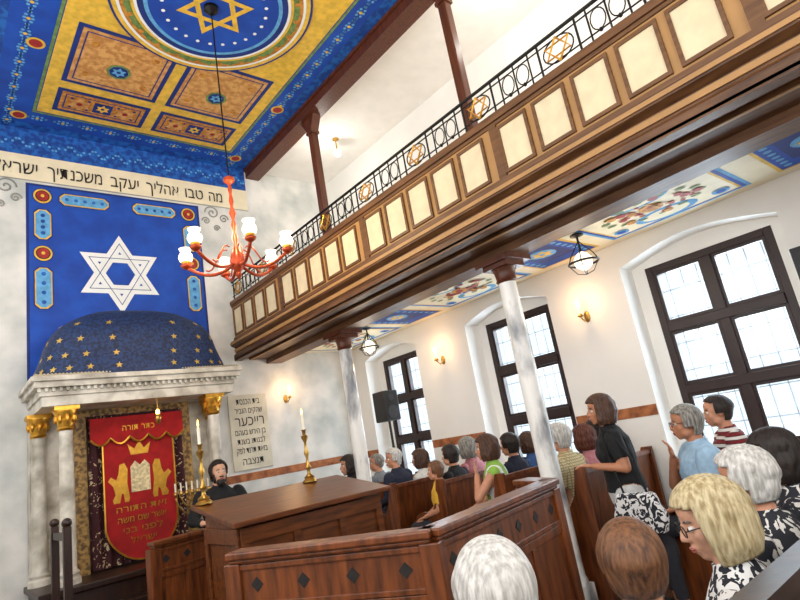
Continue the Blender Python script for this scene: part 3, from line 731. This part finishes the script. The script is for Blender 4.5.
def person(label,head,yaw=0,pose='sit',s=1,skin=SK1,top=None,sleeve='short',bottom=None,hair=None,style='short',hy=0,hp=0,arms=('lap','lap'),fem=False,glasses=False,zf=0.0,lean=.06,vox=.0095,beard=None,group=None,bulk=None):
    bulk=bulk or (1.0 if fem else 1.1)
    hx,hyy,hz=head; yr=math.radians(yaw)
    off=Matrix.Rotation(yr,3,'Z')@Vector((0,.66*s*lean+.02,0))
    ox,oy=hx-off.x,hyy-off.y
    pz=hz-.66*s-zf
    mb=MB(); segs=[]
    def sp(z): return lean*max(z,0)
    def T(x,y,z): return Vector((x*s,y*s+sp(z*s),pz+z*s))
    def cap(a,b,ra,rb,tg):
        mb.ell(a,ra,seg=10,ring=7);mb.ell(b,rb,seg=10,ring=7);mb.cyl(a,b,ra,rb,seg=12); segs.append((tg,Vector(a),Vector(b),(ra+rb)/2))
    w=.94 if fem else 1.0
    rings=[(-.11,.10,.08,0),(-.08,.155,.115,0),(0,.175,.13,0),(.09,.158 if fem else .165,.118,.0),(.2,.15*w,.112,0),(.32,.172*w,.122,0),(.41,.178*w,.108,-.005),(.46,.15*w,.088,-.01),(.495,.095*w,.068,-.01),(.52,.062,.056,-.005),(.56,.053,.055,.0),(.62,.052,.055,.01)]
    vs=[];n=20
    for z,rx,ry,dy in rings:
        c=T(0,dy,z); bk=bulk if z<.45 else 1.0
        for k in range(n):
            a=2*PI*k/n; vs.append((c.x+rx*s*bk*math.cos(a),c.y+ry*s*bk*math.sin(a),c.z))
    fs=[(i*n+k,i*n+(k+1)%n,(i+1)*n+(k+1)%n,(i+1)*n+k) for i in range(len(rings)-1) for k in range(n)]+[list(range(n))[::-1],list(range((len(rings)-1)*n,len(rings)*n))]
    mb.add(vs,fs); segs.append(('torso',T(0,0,-.02),T(0,0,.42),.13*s)); segs.append(('neck',T(0,0,.5),T(0,.01,.6),.055*s))
    if fem:
        for sx in(-1,1): mb.ell(T(sx*.075,.085,.30),(.065*s,.06*s,.065*s))
    for sx,ap in ((-1,arms[0]),(1,arms[1])):
        el,wr_,hd=ARMS[ap]
        S=T(sx*.178*w*bulk,0,.43);E=T(sx*el[0],el[1],el[2]);W=T(sx*wr_[0],wr_[1],wr_[2])
        u=(E-S); E=S+u.normalized()*min(.30*s,max(.24*s,u.length)); 
        cap(S,E,.058*s*w*bulk,.044*s*w,'uarm'); cap(E,W,.043*s*w,.029*s*w,'farm')
        d=Vector((sx*hd[0],hd[1],hd[2])).normalized()
        side=d.cross(Vector((0,0,1)) if abs(d.z)<.8 else Vector((0,1,0))).normalized()
        if side.x*sx>0: side=-side
        nrm=side.cross(d).normalized()
        if nrm.z>0 and abs(d.z)<.8: nrm=-nrm
        rot=Matrix((side,d,nrm)).transposed()
        P=W+d*.05*s
        mb.ell(P,(.042*s,.055*s,.017*s),rot); segs.append(('hand',W+d*.02*s,W+d*.17*s,.04*s))
        for j,(fo,fl) in enumerate(((.031,.068),(.011,.076),(-.010,.070),(-.030,.056))):
            b0=W+d*.085*s+side*fo*s; b1=b0+(d+nrm*.25+side*fo*1.5).normalized()*fl*.55*s; b2=b1+(d+nrm*.9).normalized()*fl*.5*s
            cap(b0,b1,.0095*s,.009*s,'hand'); cap(b1,b2,.009*s,.008*s,'hand')
        b0=W+d*.025*s+side*.03*s; b1=b0+(d*.7+side*.8).normalized()*.045*s; b2=b1+(d+side*.15+nrm*.3).normalized()*.032*s
        cap(b0,b1,.013*s,.011*s,'hand');cap(b1,b2,.0105*s,.009*s,'hand')
        Hp=T(sx*.088,0,-.01)
        if pose=='sit':
            K=T(sx*.11,.43,.0); A=Vector((sx*.11*s,.40*s,.085)); K.y=.43*s
        else:
            K=Vector((sx*.095*s,.02,pz*.52)); A=Vector((sx*.09*s,-.02,.085))
        cap(Hp,K,.088*s,.058*s,'thigh'); cap(K,A,.056*s,.036*s,'shin'); segs[-1]=('shin',K,A,.046*s)
        mb.ell((K+(A-K)*.3)+Vector((0,-.015*s,0)),(.05*s,.055*s,.12*s))
        toe=A+Vector((sx*.02,.15*s,-.045)); heel=A+Vector((0,-.03,-.04))
        cap(heel,toe,.036*s,.032*s,'foot'); segs.append(('foot',A+Vector((0,0,-.02)),toe,.04*s))
    hc=T(0,.02,.66); Hr=Matrix.Rotation(math.radians(hy),3,'Z')@Matrix.Rotation(math.radians(hp),3,'X')
    def H(x,y,z): return hc+Hr@Vector((x*s,y*s,z*s))
    def he(c,r): mb.ell(H(*c),tuple(q*s for q in r),Hr,seg=20,ring=14)
    he((0,-.008,.02),(.074,.094,.092)); he((0,.028,-.035),(.060,.062,.078)); he((0,.058,-.09),(.027,.026,.024))
    he((0,.04,.045),(.058,.052,.05)); he((0,.072,.028),(.045,.016,.012))
    for sx in(-1,1):
        he((sx*.038,.058,-.028),(.022,.022,.024)); he((sx*.076,-.006,-.008),(.010,.020,.032)); he((sx*.045,.02,-.07),(.02,.035,.028))
        he((sx*.011,.099,-.032),(.009,.011,.009))
    he((0,.086,-.062),(.024,.014,.009)); he((0,.084,-.074),(.020,.013,.008))
    a,b=H(0,.083,.022),H(0,.108,-.028); mb.ell(b,.0125*s); mb.cyl(a,b,.009*s,.0125*s,seg=10)
    segs.append(('head',H(0,0,-.05),H(0,0,.05),.08*s))
    tmp=mb.obj('tmpbody',skin)
    rm=tmp.modifiers.new('r','REMESH'); rm.mode='VOXEL'; rm.voxel_size=vox; rm.adaptivity=0
    sm=tmp.modifiers.new('s','SMOOTH'); sm.iterations=2; sm.factor=.4
    dg=bpy.context.evaluated_depsgraph_get()
    me=bpy.data.meshes.new_from_object(tmp.evaluated_get(dg)); bpy.data.objects.remove(tmp)
    me.name='person'; me.polygons.foreach_set('use_smooth',[True]*len(me.polygons)); me.materials.clear(); me.materials.append(skin)
    o=bpy.data.objects.new('person',me); COL.objects.link(o); o.location=(ox,oy,zf); o.rotation_euler=(0,0,yr)
    tag(o,label,'person',group=group)
    nv=len(me.vertices); V=np.zeros(nv*3); me.vertices.foreach_get('co',V); V=V.reshape(-1,3)
    N=np.zeros(nv*3); me.vertices.foreach_get('normal',N); N=N.reshape(-1,3)
    D=[];TT=[]
    for tg,a,b,r in segs:
        a=np.array(a);b=np.array(b);ab=b-a; t=np.clip(((V-a)@ab)/(ab@ab),0,1); d=np.linalg.norm(V-(a+t[:,None]*ab),axis=1)-r; D.append(d);TT.append(t)
    D=np.array(D);TT=np.array(TT); am=D.argmin(0); tt=TT[am,np.arange(nv)]; tg=np.array([segs[i][0] for i in am])
    polys=[list(p.vertices) for p in me.polygons]
    Vv=[Vector(v) for v in V]; Nv=[Vector(v) for v in N]
    zr=(V[:,2]-pz)/s
    tor=(tg=='torso')|((tg=='neck')&(zr<.525-.35*np.clip(V[:,1]-.02,0,.1)))
    tor2=tor&(zr>.005)
    if sleeve=='long': armm=(tg=='uarm')|((tg=='farm')&(tt<.93))
    elif sleeve=='short': armm=(tg=='uarm')&(tt<.72)
    else: armm=(tg=='uarm')&(tt<.12)
    sub(Vv,Nv,polys,list(tor2|armm),.012,'shirt',top,o,nz=.008)
    low=((tg=='torso')&(zr<.05))|(tg=='thigh')|((tg=='shin')&(tt<.9))
    sub(Vv,Nv,polys,list(low),.007,'trousers',bottom or cloth('trousers','#2b2c33'),o,nz=.003)
    sub(Vv,Nv,polys,list((tg=='foot')),.004,'shoes',SHOEM,o,nz=0)
    def loc(mb_,name,mats): 
        q=mb_.obj(name,mats); q.parent=o; q.data.polygons.foreach_set('use_smooth',[True]*len(q.data.polygons)); return q
    for sx in(-1,1):
        m2=MB()
        m2.mi=0; m2.ell(H(sx*.030,.076,.0),tuple(q*s for q in(.0135,.0125,.009)),Hr,seg=12,ring=8)
        m2.mi=1; m2.ell(H(sx*.030,.0865,.0),tuple(q*s for q in(.006,.004,.006)),Hr,seg=10,ring=6)
        loc(m2,'eye',[EYEW,EYED])
    m2=MB(); m2.ell(H(0,.096,-.063),tuple(q*s for q in(.022,.008,.005)),Hr); m2.ell(H(0,.093,-.072),tuple(q*s for q in(.018,.008,.0055)),Hr); loc(m2,'lips',LIP)
    hmx=hair or HDK
    for sx in(-1,1):
        m2=MB(); m2.tube([H(sx*.014,.088,.021),H(sx*.030,.085,.027),H(sx*.046,.073,.022)],.0035*s,5); loc(m2,'eyebrow',hmx if hmx not in (HWHT,HBLD) else HGRY)
    P={'short':(.010,.085,.20,62,.066,-.03,100),'crop':(.007,.07,.22,66,.074,-.015,104),'bob':(.016,.12,.05,54,.056,-.2,54),'long':(.020,.19,.02,55,.055,-.3,55),'puff':(.018,.085,.14,60,.060,-.035,86)}[style]
    th,L,tp,fa,zh,ez,ea=P
    na,nt_=72,40
    def hp_(th_,az,extra=0):
        dx,dy=math.sin(az),math.cos(az)
        A_,B_,C_=.077+th+extra,.098+th+extra,.094+th+extra
        if th_<=PI/2: x=A_*math.sin(th_)*dx;y=B_*math.sin(th_)*dy-.010;z=C_*math.cos(th_)+.02
        else:
            f=(th_-PI/2)/(PI/2); q=1-tp*f-.09*max(0,f-.75)*4
            if style in('bob','long'): q+=.07*math.sin(f*PI)
            x=A_*q*dx; y=B_*q*dy-.010; z=.02-(L+.02)*f
            if dy<0: y=y*(1-.12*f)
        return x,y,z
    m2=MB(); vs=[];fl=[];fs=[]
    for i in range(nt_+1):
        th_=PI*i/nt_*.995+.008
        for k in range(na):
            az=2*PI*k/na; dx,dy=math.sin(az),math.cos(az)
            x,y,z=hp_(th_,az)
            rid=.003*math.sin(az*23+3*noise.noise(Vector((dx*3,dy*3,z*20))))*min(1,math.sin(th_)*2)+.008*noise.noise(Vector((dx*3+PCOUNT[0],dy*3,z*22)))
            q=1+rid/.1*(1.0 if th>.012 else .6)
            ang=abs((math.degrees(az)+180)%360-180)
            cut=(z<zh+.012*math.cos(math.radians(ang*2)) and ang<fa) or (z<ez and ang<ea) 
            if z<zh and ang<fa+14 and not cut: q-=.03
            vs.append(H(x*q,y*q,z)); fl.append(cut)
    for i in range(nt_):
        for k in range(na):
            p=(i*na+k,(i+1)*na+k,(i+1)*na+(k+1)%na,i*na+(k+1)%na)
            if not any(fl[j] for j in p): fs.append(p)
    m2.add(vs,fs); ho=loc(m2,'hair',hmx)
    sd=ho.modifiers.new('s','SOLIDIFY'); sd.thickness=.012*s; sd.offset=-1
    if vox<=.008:
        m2=MB(); rr2=random.Random(PCOUNT[0])
        for _ in range(1800):
            az=rr2.random()*2*PI; t0=.1+rr2.random()*2.5; tl=.35+rr2.random()*.5; dr=rr2.uniform(-.12,.12); ex_=rr2.uniform(0,.007)
            ang=abs((math.degrees(az)+180)%360-180); pts=[]
            for i in range(6):
                tt_=min(PI*.99,t0+tl*i/5); x,y,z=hp_(tt_,az+dr*i/5+.05*math.sin(tt_*5+az*7),ex_*(math.sin(PI*(i+1)/6)))
                if (z<zh+.01 and ang<fa+5) or (z<ez and ang<ea): break
                pts.append(H(x,y,z))
            if len(pts)>2: m2.tube(pts,.0011*s,3)
        so=loc(m2,'hair_strands',hmx); so['kind']='stuff'
    if beard:
        m2=MB(); m2.ell(H(0,.052,-.10),tuple(q*s for q in(.045,.045,.05)),Hr); m2.ell(H(0,.092,-.048),tuple(q*s for q in(.028,.01,.008)),Hr)
        for sx in(-1,1): m2.ell(H(sx*.055,.02,-.06),tuple(q*s for q in(.018,.035,.05)),Hr)
        loc(m2,'beard',beard)
    if glasses:
        m2=MB()
        for sx in(-1,1):
            m2.tube([H(sx*.033+.025*math.cos(a),.103,.0+.018*math.sin(a)) for a in [2*PI*i/18 for i in range(19)]],.002*s,5)
            m2.tube([H(sx*.058,.103,.004),H(sx*.082,.05,.006),H(sx*.086,-.01,.003)],.002*s,5)
        m2.tube([H(-.010,.104,.003),H(.010,.104,.003)],.002*s,5)
        loc(m2,'glasses',BLKPL)
    PCOUNT[0]+=1
    return o
NAVY=cloth('navy','#23283b');BLK=cloth('black','#141416');LBL=cloth('light_blue','#9fbfd8');BEIGE=patt('plaid_beige','plaid','#d8cba2','#a8946a',scale=14,thr=.75)
STR=patt('striped_shirt','stripe','#7c1c22','#1a1518',scale=6,c3='#e6e2dc',thr=.4)
FLO=patt('floral_blouse','floral','#e9e8e6','#20222c',scale=16,thr=.5); FLO2=patt('floral_blouse_dark','floral','#22242c','#d8d5cf',scale=12,thr=.56)
WHT=cloth('white','#e4e3de');GRN=patt('green_vest','vstripe','#e9ecec','#8dbb4c',scale=2.2,thr=.45);YELC=cloth('yellow','#e3b23c');PINK=cloth('rose','#b97a80');GREYC=cloth('grey','#7d8288');BLU=cloth('blue','#42649b');KH=cloth('khaki','#8d7f60')
person('white-haired man seated with his back turned in light shirt',(1.02,.99,1.22),yaw=-42,top=WHT,hair=HWHT,style='short',vox=.008,s=.97)
person('brown-haired man seated with his back turned in pale shirt',(1.52,.93,1.16),yaw=-50,top=LBL,hair=HCH,style='crop',vox=.008,skin=SK1,s=.95)
person('seated woman with pale blond bob, glasses and floral blouse',(1.93,.87,1.19),yaw=10,hy=30,hp=-12,top=FLO,hair=HBLD,style='bob',glasses=True,fem=True,vox=.007,skin=SK2,s=.97)
person('white-haired seated woman in dark patterned blouse',(2.50,.95,1.22),yaw=0,hy=15,top=FLO2,hair=HWHT,style='puff',fem=True,s=.93)
person('dark-haired seated woman in black and white blouse',(2.97,.98,1.24),yaw=15,hy=15,top=FLO2,hair=HDK,style='bob',fem=True,skin=SK2,s=.93)
person('standing woman in black short-sleeved top with shoulder bag',(3.98,2.39,1.56),yaw=35,hy=12,pose='stand',s=.92,zf=TIER,top=BLK,bottom=cloth('light_grey','#c9c9c6'),hair=HBRN,style='bob',arms=('bag','hang'),fem=True,skin=SK3,vox=.008,bulk=1.12)
person('seated grey-haired man in light blue shirt with glasses',(4.22,1.88,1.37),yaw=35,top=LBL,hair=HGRY,style='short',glasses=True,zf=TIER,skin=SK3,arms=('lap','chin'),bulk=1.3)
person('seated man in red and black striped shirt',(4.82,1.88,1.39),yaw=30,top=STR,sleeve='long',hair=HDK,style='crop',zf=TIER,bulk=1.25)
person('white-haired man in beige checked shirt seated by column',(4.32,3.06,1.38),yaw=10,top=BEIGE,hair=HWHT,style='short',zf=TIER,bottom=KH)
person('auburn-haired woman seated in rose top',(4.74,3.08,1.33),yaw=0,top=PINK,hair=HRED,style='bob',fem=True,zf=TIER,s=.93)
person('dark-haired man in white shirt seated near window',(5.0,3.10,1.38),yaw=10,s=.86,top=WHT,hair=HDK,style='short',zf=TIER,bulk=1.0)
person('seated woman in green and white vest',(4.28,3.90,1.38),yaw=40,top=GRN,hair=HBRN,style='bob',fem=True,zf=TIER,sleeve='none',arms=('chin','lap'))
person('seated dark-haired man in navy shirt',(4.66,3.92,1.36),yaw=10,top=NAVY,hair=HDK,style='short',zf=TIER,s=.95,bulk=1.0)
person('seated woman with brown hair in blue top',(4.98,3.93,1.34),yaw=5,top=BLU,hair=HBRN,style='bob',fem=True,zf=TIER,s=.88)
person('child in yellow shirt seated at end of pew',(4.20,4.62,1.22),yaw=40,s=.80,top=YELC,hair=HCH,style='short',zf=TIER)
person('seated man in black shirt with dark hair',(4.50,4.66,1.34),yaw=15,top=BLK,hair=HDK,style='short',zf=TIER,s=.93,bulk=1.0)
person('seated grey-haired woman in rose top',(4.88,4.74,1.38),yaw=5,top=PINK,hair=HGRY,style='bob',fem=True,zf=TIER,s=.95)
person('white-haired man in dark jacket seated in pew',(4.36,5.5,1.40),yaw=15,top=NAVY,sleeve='long',hair=HWHT,style='short',zf=TIER,hy=55,s=.93)
person('seated woman with brown hair in white top',(4.78,5.5,1.33),yaw=15,hy=25,top=WHT,hair=HBRN,style='bob',fem=True,zf=TIER,s=.93)
person('dark-haired woman in black seated near front wall',(4.24,6.3,1.40),yaw=30,hy=45,top=BLK,sleeve='long',hair=HDK,style='bob',fem=True,zf=TIER)
person('seated man in grey shirt near front wall',(4.66,6.25,1.36),yaw=15,hy=45,top=GREYC,hair=HGRY,style='crop',zf=TIER,s=.93)
person('bearded man in black suit standing before the ark',(2.40,6.0,1.60),yaw=175,pose='stand',top=BLK,sleeve='long',hair=HDK,style='short',beard=HDK,arms=('wide','wide'),skin=SK2)
hb=empty('handbag',(3.74,2.14,.72),'white and black patterned shoulder bag','handbag')
m=MB(); m.prism([(1.98,.72),(2.3,.72),(2.33,.82),(2.27,.98),(2.01,.98),(1.95,.82)],'x',3.70,3.78); m.obj('bag_body',FLO,hb,bevel=.02)
m=MB(); m.tube([(3.74,2.05,.97),(3.78,2.12,1.2),(3.82,2.26,1.40),(3.86,2.34,1.43),(3.80,2.3,1.2),(3.74,2.22,.97)],.008,6); m.obj('bag_strap',BLK,hb)
# ---------------------------------------------------------------- light
w=bpy.data.worlds.new('world'); scene.world=w; w.use_nodes=True
nt=w.node_tree; bg=nt.nodes['Background']; bg.inputs[0].default_value=(.86,.94,1,1); bg.inputs[1].default_value=1.25
def area(name,loc,rot,sx,sy,p,col=(1,1,1)):
    l=bpy.data.lights.new(name,'AREA'); l.shape='RECTANGLE'; l.size=sx;l.size_y=sy;l.energy=p;l.color=col
    o=bpy.data.objects.new(name,l); o.location=loc;o.rotation_euler=rot; COL.objects.link(o)
for a,b in WINS: area('window_daylight',(WX+.75,(a+b)/2,2.0),(0,PI/2,0),1.9,1.2,95,(.88,.95,1))
area('side_fill',(-1.2,2.5,3.6),(0,-PI/2,0),3.2,7,150,(.97,.98,1))  # added fill from the left; the wall there has no window
area('rear_fill',(1.5,-2.5,3.6),(PI/2,0,0),5,3,105,(.98,.98,1))  # unseen fill lamp added behind the camera to brighten the hall
area('gallery_fill',(4.6,-2.4,4.8),(PI/2,0,0),1.2,1.6,65,(1,.98,.95))  # extra lamp added to lift the upper gallery, no opening behind it
# ---------------------------------------------------------------- camera
ez=Vector((-390,2200,-555)).normalized()
ey=Vector((-480,-220,-555)); ey=(ey-ez*ey.dot(ez)).normalized()
ex=ey.cross(ez)
M=Matrix(((ex.x,ey.x,ez.x),(ex.y,ey.y,ez.y),(ex.z,ey.z,ez.z))).transposed()
cam=bpy.data.cameras.new('camera'); cam.sensor_width=36; cam.lens=555/800*36; cam.clip_start=.05
co=bpy.data.objects.new('camera',cam); COL.objects.link(co)
co.matrix_world=Matrix.Translation((0,0,1.6))@M.to_4x4()
scene.camera=co
